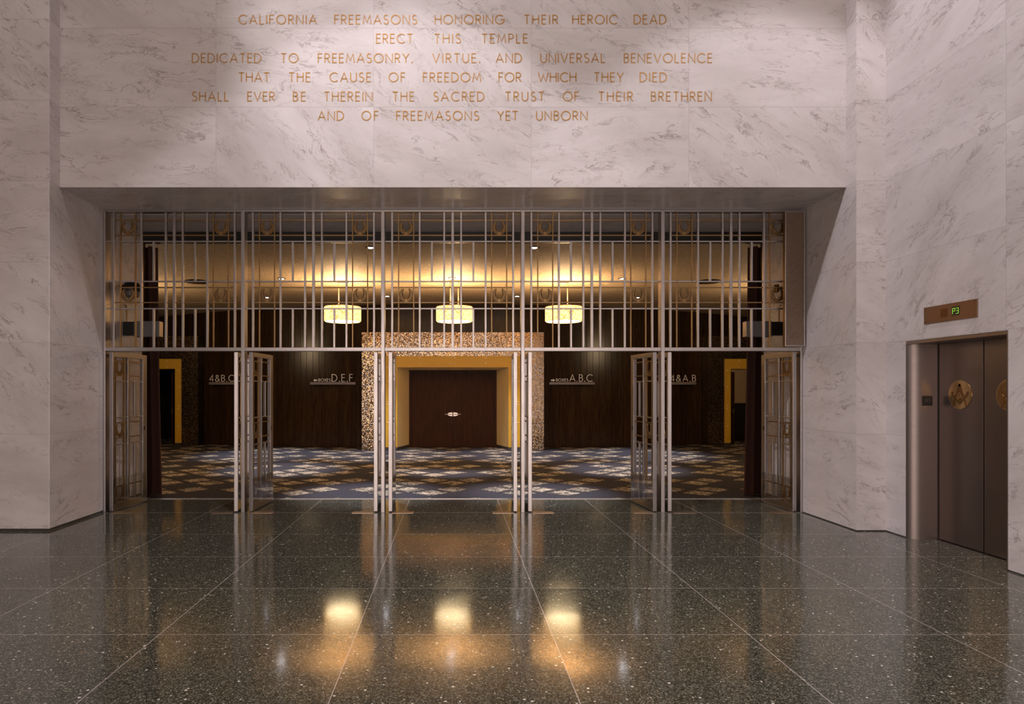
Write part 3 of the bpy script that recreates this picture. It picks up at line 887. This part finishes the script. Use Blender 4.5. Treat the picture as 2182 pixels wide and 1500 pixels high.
def word(mb, txt, x0, x1, z0, h, wd, y0, y1, to=None):
    tot = sum(G[ch][0] for ch in txt) * h
    gap = ((x1 - x0) - tot) / max(1, len(txt) - 1)
    xs_ = 1.0
    if gap < 0.10 * h and len(txt) > 1:
        gap = 0.10 * h
        xs_ = ((x1 - x0) - gap * (len(txt) - 1)) / tot
    x = x0
    for ch in txt:
        wg, pls = G[ch]
        for pl in pls:
            ribbon(mb, pl, wd, y0, y1, lambda u: x + u * h * xs_, lambda v: z0 + v * h, to)
        x += wg * h * xs_ + gap

LN = [
 (51.2, [('CALIFORNIA', 509, 674), ('FREEMASONS', 713, 888), ('HONORING', 927, 1074), ('THEIR', 1117, 1188), ('HEROIC', 1220, 1315), ('DEAD', 1351, 1419)]),
 (91.6, [('ERECT', 802, 879), ('THIS', 926, 981), ('TEMPLE', 1027, 1124)]),
 (133.3, [('DEDICATED', 410, 556), ('TO', 599, 635), ('FREEMASONRY,', 678, 879), ('VIRTUE,', 922, 1023), ('AND', 1057, 1111), ('UNIVERSAL', 1152, 1289), ('BENEVOLENCE', 1330, 1517)]),
 (174.0, [('THAT', 509, 574), ('THE', 616, 661), ('CAUSE', 703, 790), ('OF', 829, 863), ('FREEDOM', 902, 1024), ('FOR', 1063, 1110), ('WHICH', 1147, 1227), ('THEY', 1266, 1328), ('DIED', 1364, 1420)]),
 (215.0, [('SHALL', 410, 487), ('EVER', 528, 585), ('BE', 625, 651), ('THEREIN', 691, 793), ('THE', 837, 882), ('SACRED', 924, 1031), ('TRUST', 1077, 1159), ('OF', 1200, 1233), ('THEIR', 1276, 1348), ('BRETHREN', 1388, 1516)]),
 (256.0, [('AND', 678, 732), ('OF', 771, 806), ('FREEMASONS', 845, 1020), ('YET', 1060, 1103), ('UNBORN', 1143, 1251)]),
]
ins = thing('inscription', 'six lines of gilded capitals carved on the marble above the gateway', 'inscription', (0, 7.0, 3.9))
for base, words in LN:
    z0 = PZ(base, 7.0)
    tl = bpy.data.objects.new('text_line', None); COL.objects.link(tl)
    tl.parent = ins; tl.location = (0, -7.0, -3.9)
    for txt, a, b2 in words:
        wm = MB()
        word(wm, txt, PX(a, 7.0), PX(b2, 7.0), z0, 0.0985, 0.0105, 6.9970, 6.9999)
        wm.build('word', M['gilt'], tl)

# wall signs of the lobby
def sign(label, d, rail, items, arrow=None):
    xc = PX((rail[0] + rail[1]) / 2, d); zr = PZ(819.6, d)
    t = thing('wall_sign', label, 'sign', (xc, d, zr))
    def at(o): o.location = (-xc, -d, -zr)
    yb = dw(xc) + 0.05
    at(MB().box(PX(rail[0], d), PX(rail[1], d), d - 0.02, yb, PZ(819.6, d), PZ(814.0, d)).build('ledge', M['sign_metal'], t, bevel=0.004))
    for txt, a, b2, top_, nm in items:
        h = PZ(top_, d) - PZ(813.4, d)
        mb = MB()
        word(mb, txt, PX(a, d) + 0.012, PX(b2, d) - 0.012, PZ(813.4, d) + 0.010, h - 0.02, 0.088 * h if h > 0.15 else 0.125 * h, d - 0.012, d + 0.012)
        at(mb.build(nm, M['sign_letter'], t))
    if arrow:
        a, b2, s = arrow
        x0, x1 = PX(a, d), PX(b2, d)
        zm = PZ(810.3, d); hh = 0.04
        xm = (x0 + x1) / 2
        if s < 0: pl = [(x0, zm), (xm, zm + hh), (xm, zm + hh * 0.45), (x1, zm + hh * 0.45), (x1, zm - hh * 0.45), (xm, zm - hh * 0.45), (xm, zm - hh)]
        else: pl = [(x1, zm), (xm, zm + hh), (xm, zm + hh * 0.45), (x0, zm + hh * 0.45), (x0, zm - hh * 0.45), (xm, zm - hh * 0.45), (xm, zm - hh)]
        at(MB().prism(pl, 'y', d - 0.012, d + 0.012).build('arrow', M['sign_letter'], t))
    return t
sign('pale lettered wall sign with left arrow reading BOXES D, E, F', 16.72, (661, 758), [('BOXES', 678, 705.2, 806, 'small_lettering'), ('D,E,F', 706.5, 752.5, 797, 'lettering')], (667.5, 676.2, -1))
sign('pale lettered wall sign with right arrow reading BOXES A, B, C', 16.72, (1170, 1267), [('BOXES', 1184.3, 1211.5, 806, 'small_lettering'), ('A,B,C', 1213, 1263.5, 797.5, 'lettering')], (1173.8, 1183, 1))
sign('pale lettered wall sign reading 4 & B, C between curtain and gate post', 17.36, (445.5, 503), [('4&B,C', 446, 500, 798.5, 'lettering')])
sign('pale lettered wall sign reading 4 & A, B beside the right mosaic pier', 17.36, (1423, 1483.5), [('4&A,B', 1428, 1483, 798.5, 'lettering')])

# ------------------------------------------------------------------ the gate
PXK = [-JX + 2 * JX / 5 * k for k in range(6)]
BAY = 2 * JX / 5
gf = thing('gate_screen', 'silver metal screen of posts, rails and bronze-wreathed transom grilles spanning the marble gateway', 'gate screen', (0, GY, 0))
def lo(mb): return mb
MB().box(-JX, JX, 0.0, 0.115, 3.735, 3.759).build('top_rail', M['silver'], gf, bevel=0.003)
for k in range(5):
    a, b2 = PXK[k] + 0.022, PXK[k + 1] - 0.022
    if k == 0: a = PXK[0] + 0.03
    if k == 4: b2 = PXK[5] - 0.03
    MB().box(a, b2, 0.0, 0.10, 2.004, 2.050).build('transom_rail', M['silver'], gf, bevel=0.003)
for k in range(1, 5):
    MB().box(PXK[k] - 0.022, PXK[k] + 0.022, -0.012, 0.11, 0.0, 3.735).build('post', M['silver'], gf, bevel=0.003)
for s in (-1, 1):
    MB().box(*sorted((s * (JX - 0.001), s * (JX - 0.032))), -0.012, 0.11, 0.0, 3.735).build('jamb_post', M['silver'], gf, bevel=0.003)

# wreath: two leafy branches that meet at the foot and leave a pointed opening
def wreath_mb(R=0.087, th=0.008):
    mb = MB()
    for s in (-1, 1):
        n = 22
        out, inn = [], []
        for k in range(n + 1):
            f = k / n
            a = math.radians(-94 + 160 * f)
            ro = R * (1.0 - 0.02 * math.cos(PI * f))
            wd_ = 0.049 * math.sin(PI * min(1, 0.18 + 0.80 * f)) ** 0.8 + 0.004
            x, z = ro * math.cos(a), ro * math.sin(a)
            out.append((s * x * 0.98, z))
            xi, zi = (ro - wd_) * math.cos(a), (ro - wd_) * math.sin(a)
            if f < 0.12: zi -= 0.0
            inn.append((s * xi * 0.98, zi))
        vs, fs = [], []
        for k in range(n + 1):
            for (x, z), y in ((out[k], -th * 0.4), (inn[k], -th * 0.4), (inn[k], th * 0.4), (out[k], th * 0.4)):
                vs.append((x, y, z))
        for k in range(n):
            for q in range(4):
                fs.append((4 * k + q, 4 * k + (q + 1) % 4, 4 * k + 4 + (q + 1) % 4, 4 * k + 4 + q))
        fs += [(0, 1, 2, 3), tuple(4 * n + q for q in (3, 2, 1, 0))]
        mb.add(vs, fs)
        # raised leaves along the branch
        for k in range(2, n, 2):
            p = Vector(((out[k][0] + inn[k][0]) / 2, (out[k][1] + inn[k][1]) / 2))
            q = Vector(((out[k + 1][0] + inn[k + 1][0]) / 2, (out[k + 1][1] + inn[k + 1][1]) / 2))
            d = (q - p).normalized(); nn = Vector((-d.y, d.x))
            hw_ = 0.5 * math.hypot(out[k][0] - inn[k][0], out[k][1] - inn[k][1])
            for sd in (-1, 1):
                b0 = p; tip = p + d * 0.020 + nn * sd * (hw_ + 0.002); m1 = p + d * 0.014 + nn * sd * hw_ * 0.25; m2 = p + d * 0.003 + nn * sd * hw_ * 0.8
                for yy in (-1, 1):
                    c_ = (b0 + tip + m1 + m2) / 4
                    vs = [(b0.x, yy * th * 0.3, b0.y), (m1.x, yy * th * 0.3, m1.y), (tip.x, yy * th * 0.3, tip.y), (m2.x, yy * th * 0.3, m2.y), (c_.x, yy * th * 1.0, c_.y)]
                    mb.add(vs, [(0, 1, 4), (1, 2, 4), (2, 3, 4), (3, 0, 4)])
    return mb
WREATH = wreath_mb().build('wreath', M['bronze'])
def wreath(parent, x, y, z, rot=None):
    o = WREATH.copy(); COL.objects.link(o); o.parent = parent; o.location = (x, y, z)
    return o

s_ = 1 / 171.6
Zp = lambda y: CAMZ + (VPY - y) * s_
SV = [19, 78, 130.5, 148.6, 166.7, 219.2, 278.2]
GV = [32.8, 65.0, 232.2, 264.4]
HV = [104.2, 193.0]
SH = [512.8, 598.4, 656.7]
GH = [467.4, 499.6, 611.3, 643.5]
gp = bpy.data.objects.new('transom_grille', None); COL.objects.link(gp)
gp.parent = gf; gp.location = (PXK[0], 0.05, 2.05)
zt, zb = 3.735 - 2.05, 0.0
def off(px): return px * s_
for px in SV:
    hwid = 0.016 if px == 148.6 else 0.0115
    MB().box(off(px) - hwid, off(px) + hwid, -0.018, 0.018, zb, zt).build('vertical_bar', M['silver'], gp, bevel=0.002)
for px in HV:
    for y0, y1 in ((598.4, 512.8), (741, 656.7)):
        zz0 = max(0.0, Zp(y0) - 2.05)
        MB().box(off(px) - 0.0115, off(px) + 0.0115, -0.016, 0.016, zz0, Zp(y1) - 2.05).build('short_bar', M['silver'], gp, bevel=0.002)
for px in GV:
    MB().box(off(px) - 0.007, off(px) + 0.007, -0.012, 0.012, zb, zt).build('bronze_upright', M['bronze'], gp, bevel=0.0015)
for y in SH:
    MB().box(0.022, BAY - 0.022, -0.012, 0.012, Zp(y) - 2.05 - 0.0085, Zp(y) - 2.05 + 0.0085).build('cross_bar', M['silver'], gp, bevel=0.002)
for y in GH:
    MB().box(off(19), off(278.2), -0.010, 0.010, Zp(y) - 2.05 - 0.0075, Zp(y) - 2.05 + 0.0075).build('bronze_cross_bar', M['bronze'], gp, bevel=0.0015)
for px in (48.9, 248.3):
    for y in (483.5, 627.4):
        wreath(gp, off(px), 0, Zp(y) - 2.05)
for k in range(1, 5):
    dup(gp, (PXK[k], 0.05, 2.05))

# gate leaves
LW, LZ0, LZ1, LT = 0.745, 0.012, 1.992, 0.0225
def make_leaf(label):
    t = thing('gate_leaf', label, 'gate', (0, 0, 0), 0, 'open leaves of the gate')
    def b(nm, u0, u1, th, z0, z1, m, bev=0.002):
        return MB().box(u0, u1, -th, th, z0, z1).build(nm, m, t, bevel=bev)
    b('hinge_stile', 0.0, 0.040, LT, LZ0, LZ1, M['silver'])
    st = b('lock_stile', LW - 0.095, LW, LT, LZ0, LZ1, M['silver'])
    MB().box(LW - 0.075, LW - 0.052, -LT - 0.004, LT + 0.004, 0.985, 1.03).build('keyhole', M['black_metal'], st)
    b('top_rail', 0.040, LW - 0.095, LT, LZ1 - 0.055, LZ1, M['silver'])
    b('bottom_rail', 0.040, LW - 0.095, LT, LZ0, LZ0 + 0.085, M['silver'])
    z0, z1 = LZ0 + 0.085, LZ1 - 0.055
    for u in (0.080, 0.265):
        b('bronze_upright', u - 0.007, u + 0.007, 0.012, z0, z1, M['bronze'], 0.0015)
    b('upright', 0.345 - 0.020, 0.345 + 0.020, 0.016, z0, z1, M['silver'])
    for a, c_ in ((1.171, 1.633), (z0, 0.832)):
        b('short_bar', 0.490 - 0.0115, 0.490 + 0.0115, 0.014, a, c_, M['silver'])
    for z in (1.633, 1.171, 0.832):
        b('cross_bar', 0.040, LW - 0.095, 0.011, z - 0.0085, z + 0.0085, M['silver'])
    for z in (1.886, 1.705, 1.105, 0.917, 0.300, 0.120):
        b('bronze_cross_bar', 0.052, LW - 0.095, 0.010, z - 0.0075, z + 0.0075, M['bronze'], 0.0015)
    for z in (1.796, 1.011, 0.210):
        wreath(t, 0.1725, 0, z)
    kp = MB()
    for s in (-1, 1):
        kp.box(0.006, LW - 0.006, *sorted((s * (LT + 0.001), s * (LT + 0.005))), 0.030, 0.415)
    kp.build('kick_panel', M['acrylic'], t)
    return t
leaves = [  # bay, side, opening past ninety degrees, label
 (0, -1, 5.2, 'open grille gate leaf standing against the left marble reveal'),
 (0, 1, 5.0, 'edge-on grille gate leaf just left of the first gate post, counted from the left pier'),
 (1, -1, 3.5, 'angled grille gate leaf just right of the first gate post, kick panel reflecting carpet'),
 (1, 1, 3.0, 'edge-on grille gate leaf just left of the second gate post'),
 (2, -1, -1.8, 'edge-on grille gate leaf at the left side of the central gateway'),
 (2, 1, -3.2, 'edge-on grille gate leaf at the right side of the central gateway'),
 (3, -1, 2.0, 'edge-on grille gate leaf just right of the third gate post, right of the central gateway'),
 (3, 1, 5.6, 'angled grille gate leaf just left of the fourth gate post, right plank wall behind it'),
 (4, -1, 2.0, 'edge-on grille gate leaf just right of the fourth gate post, near sign 4 & A, B'),
 (4, 1, 2.4, 'open grille gate leaf standing against the right marble reveal below the loudspeaker'),
]
lp = None
for bay, s, a, lab in leaves:
    x = PXK[bay] + 0.0915 if s < 0 else PXK[bay + 1] - 0.0915
    th = math.radians(90 - a) if s < 0 else math.radians(90 + a)
    if lp is None:
        lp = make_leaf(lab)
        lp.location = (x, GY + 0.012, 0); lp.rotation_euler = (0, 0, th)
    else:
        dup(lp, (x, GY + 0.012, 0), th, lab)
bpy.data.objects.remove(WREATH)

# brass floor plates of the leaf pivots
for k in range(6):
    for s in (-1, 1):
        if (k == 0 and s < 0) or (k == 5 and s > 0): continue
        x0 = PXK[k] + s * 0.118
        nm = ['left pier', 'first post', 'second post', 'third post', 'fourth post', 'right pier'][k]
        o = MB().box(*sorted((x0, x0 + s * 0.26)), GY - 0.055, GY + 0.055, 0.0, 0.004).build('floor_plate', M['brass_plate'], loc=(x0, GY, 0))
        tag(o, 'flat brass floor plate %s the %s of the gate, at the gate line' % ('right of' if s > 0 else 'left of', nm), 'floor plate', 'pivot cover plates on the gate line')

# ------------------------------------------------------------------ column loudspeaker
t = thing('loudspeaker', 'tall brown column loudspeaker mounted at the right end of the gate top', 'loudspeaker', (4.20, 7.785, 2.057))
hw_, H_ = 0.122, 1.655
MB().box(-hw_, hw_, 0.0, 0.05, 0, H_).build('cabinet', M['brass_dark'], t, bevel=0.006)
MB().box(-hw_, -hw_ + 0.012, -0.014, 0.0, 0, H_).box(hw_ - 0.012, hw_, -0.014, 0.0, 0, H_).box(-hw_ + 0.012, hw_ - 0.012, -0.014, 0.0, 0, 0.014).box(-hw_ + 0.012, hw_ - 0.012, -0.014, 0.0, H_ - 0.014, H_).build('front_frame', M['silver'], t, bevel=0.002)
MB().box(-hw_ + 0.012, hw_ - 0.012, -0.006, 0.0, 0.014, H_ - 0.014).build('mesh_front', M['speaker_mesh'], t)
for k in range(6):
    MB().lathe([(0.088, -0.0062), (0.088, -0.0080), (0.082, -0.0085), (0.01, -0.0068)], (0, 0, 0.20 + 0.246 * k), 32, 'y').build('driver', M['speaker_mesh'], t)
MB().box(-0.05, 0.05, 0.05, 0.081, 1.2, 1.28).build('bracket', M['silver'], t)

# grey sign boxes on the reveals
for s, lab in ((-1, 'grey metal box bracketed on the left marble reveal behind the gate'), (1, 'grey metal box bracketed on the right marble reveal behind the gate')):
    t = thing('wall_box', lab, 'box', (s * 4.34, 8.35, 2.22), 0, 'grey boxes on the reveals')
    MB().box(*sorted((-s * 0.0, -s * 0.18)), -0.02, 0.06, 0.02, 0.20).build('bracket', M['black_metal'], t, bevel=0.004)
    MB().box(*sorted((-s * 0.16, -s * 0.49)), -0.05, 0.06, 0.0, 0.205).build('housing', M['grey_box'], t, bevel=0.004)
    MB().box(*sorted((-s * 0.488, -s * 0.495)), -0.045, 0.055, 0.005, 0.20).build('end_cap', M['brass_plate'], t)
    cd_ = MB().tube([(-s * 0.03, 0.02, 0.20), (-s * 0.03, 0.02, 0.36), (-s * 0.02, 0.02, 0.42), (0.0, 0.02, 0.42)], 0.008, 8)
    cd_.build('conduit', M['brass_dark'], t, smooth=True)

# hooded lamp on the left reveal, pipe stub on the right one
t = thing('hood_lamp', 'dark round hooded lamp on the left marble reveal above the grey box', 'lamp', (-4.34, 8.25, 2.75))
prof = [(0.125, 0.0), (0.128, 0.02), (0.115, 0.06), (0.08, 0.105), (0.03, 0.125), (0.005, 0.127)]
MB().lathe([(0.11, 0.005)] + prof, (0.16, 0, 0.06), 28).build('hood', M['black_metal'], t, smooth=True)
MB().lathe([(0.02, -0.09), (0.085, -0.06), (0.095, 0.0), (0.06, 0.055)], (0.16, 0, 0.05), 24).build('reflector', M['grey_box'], t, smooth=True)
MB().tube([(0.0, 0, 0.12), (0.06, 0, 0.13), (0.12, 0, 0.12)], 0.016, 10).build('arm', M['brass_dark'], t, smooth=True)
t = thing('pipe_stub', 'small brass pipe coupling on the right marble reveal', 'pipe fitting', (4.34, 8.3, 2.85))
MB().tube([(0.0, 0, 0.0), (-0.10, 0, 0.0)], 0.014, 10).build('stub', M['brass_dark'], t, smooth=True)
MB().lathe([(0.028, -0.05), (0.034, -0.02), (0.034, 0.02), (0.028, 0.05)], (-0.10, 0, 0), 16).build('coupling', M['brass_dark'], t, smooth=True)

# ------------------------------------------------------------------ elevator
EX = 4.93
t = thing('elevator', 'brushed bronze-toned elevator entrance with two doors in the right marble wall', 'elevator', (EX, 5.9, 0))
def eloc(mb, nm, m, par=None, **kw):
    o = mb.build(nm, m, par or t, **kw)
    o.location = (-EX, -5.9, 0) if par is None else (0, 0, 0)
    return o
# far jamb with a bull-nosed corner
R_ = 0.075
prof = [(4.657 + 0.15 - 0.15 * math.cos(a * PI / 2 / 8), 6.435 + R_ - R_ * math.sin(a * PI / 2 / 8)) for a in range(9)]
prof += [(5.02, 6.435), (5.02, 6.513), (4.657, 6.513)]
eloc(MB().prism(prof, 'z', 0.0, 2.020), 'jamb', M['steel_jamb'], smooth=True)
prof2 = [(4.656, 5.320), (4.656, 5.326), (5.02, 5.332), (5.02, 5.320)]
eloc(MB().prism(prof2, 'z', 0.0, 2.020), 'jamb', M['steel'])
eloc(MB().box(4.656, 5.02, 5.326, 6.513, 1.985, 2.020), 'head', M['steel'], bevel=0.003)
eloc(MB().box(4.905, 5.02, 5.334, 6.433, 0.0, 0.004), 'sill', M['steel'])
eloc(MB().box(5.03, 5.25, 5.33, 6.50, 0.0, 2.02), 'shaft_lining', M['black'])
for y0, y1 in ((5.340, 5.878), (5.890, 6.423)):
    p = eloc(MB().box(EX, EX + 0.035, y0, y1, 0.010, 1.985), 'door_panel', M['steel'], bevel=0.003)
    yc = 6.157 if y0 > 5.8 else 5.605
    def T(u, y, v, yc=yc): return (EX - 0.0045 + y, yc - u, 1.474 + v)      # u to the right as seen from the hall
    eb = MB().lathe([(0.141, 0.0), (0.141, -0.0035), (0.137, -0.0045)], (EX, yc, 1.474), 48, 'x')
    e = eloc(eb, 'emblem', M['brass_mirror'], p)
    # compasses over square, letter G between them
    fb = MB()
    fl = lambda q: q
    ribbon(fb, [(0.082, -0.112), (0.004, 0.095), (-0.004, 0.095), (-0.082, -0.112)], 0.017, -0.003, 0.002, fl, fl, T)
    ribbon(fb, [(-0.094, 0.006), (0.0, -0.082), (0.094, 0.006)], 0.026, -0.0025, 0.002, fl, fl, T)
    fb.lathe([(0.014, 0.0), (0.014, -0.003)], (EX - 0.0045, yc, 1.474 + 0.092), 16, 'x')
    for sx in (-1, 1):
        fb.add([T(sx * 0.080, -0.0028, 0.008), T(sx * 0.105, -0.0028, 0.004), T(sx * 0.098, -0.0028, 0.026), T(sx * 0.080, -0.0028, 0.030)], [(0, 1, 2, 3)])
    # infill between the legs, as the engraved plate reads as one dark figure
    fb.add([T(0.0, -0.0015, 0.085), T(0.035, -0.0015, 0.0), T(0.0, -0.0015, -0.075), T(-0.035, -0.0015, 0.0)], [(0, 1, 2, 3)])
    g = MB()
    for pl in G['G'][1]:
        ribbon(g, pl, 0.008, -0.0040, -0.0015, lambda u: -0.022 + u * 0.045, lambda v: -0.030 + v * 0.045, T)
    eloc(fb, 'square_and_compasses', M['brass_figure'], p)
    eloc(g, 'letter', M['brass_mirror'], p)

# floor number plate on the far jamb
t2 = thing('floor_plate_sign', 'small black square floor sign with raised white marks on the elevator jamb', 'sign', (4.818, 6.434, 1.41))
MB().box(-0.049, 0.049, -0.006, 0.0, -0.049, 0.049).build('plate', M['black'], t2, bevel=0.001)
mk = MB()
star = []
for k in range(11):
    rr = 0.017 if k % 2 == 0 else 0.008
    star.append((-0.012 + rr * math.sin(k * PI / 5), 0.004 + rr * math.cos(k * PI / 5)))
ribbon(mk, star, 0.003, -0.0075, -0.006, lambda u: u, lambda v: v)
ribbon(mk, [(0.014, 0.018), (0.021, 0.024), (0.021, -0.016)], 0.005, -0.0075, -0.006, lambda u: u, lambda v: v)
mk.build('marks', M['grey_box'], t2)

# floor indicator above the doors
iy0, iy1, iz0, iz1 = 5.62, 6.255, 2.168, 2.330
t3 = thing('floor_indicator', 'brass floor indicator panel showing P3 in green above the elevator', 'indicator', (4.66, (iy0 + iy1) / 2, iz0))
def T3(u, y, v): return (-0.010 + y, (iy1 - iy0) / 2 - u, v)   # u runs from the far end towards the viewer
def pbox(u0, u1, v0, v1, y0, y1):
    return MB().box(-0.010 + y0, -0.010 + y1, (iy1 - iy0) / 2 - u1, (iy1 - iy0) / 2 - u0, v0, v1)
pbox(0, iy1 - iy0, 0, iz1 - iz0, 0.0, 0.010).build('plate', M['indicator_plate'], t3, bevel=0.001)
for u, v in ((0.025, 0.022), (0.025, 0.142), (0.61, 0.022), (0.61, 0.142)):
    MB().lathe([(0.006, 0.0), (0.004, -0.003)], T3(u, 0.0, v), 10, 'x').build('screw', M['brass_dark'], t3)
pbox(0.215, 0.298, 0.040, 0.122, -0.002, 0.0).build('arrow_window', M['brass_dark'], t3)
dsp = pbox(0.352, 0.440, 0.040, 0.126, -0.002, 0.0).build('display', M['display'], t3)
dg = MB()
fl = lambda q: q
for seg in ([(0.362, 0.058), (0.362, 0.108), (0.390, 0.108), (0.390, 0.084), (0.362, 0.084)],
            [(0.402, 0.108), (0.430, 0.108), (0.430, 0.058), (0.402, 0.058)], [(0.408, 0.084), (0.430, 0.084)]):
    ribbon(dg, seg, 0.0036, -0.0035, -0.002, fl, fl, T3)
dg.build('digits', M['led'], dsp)
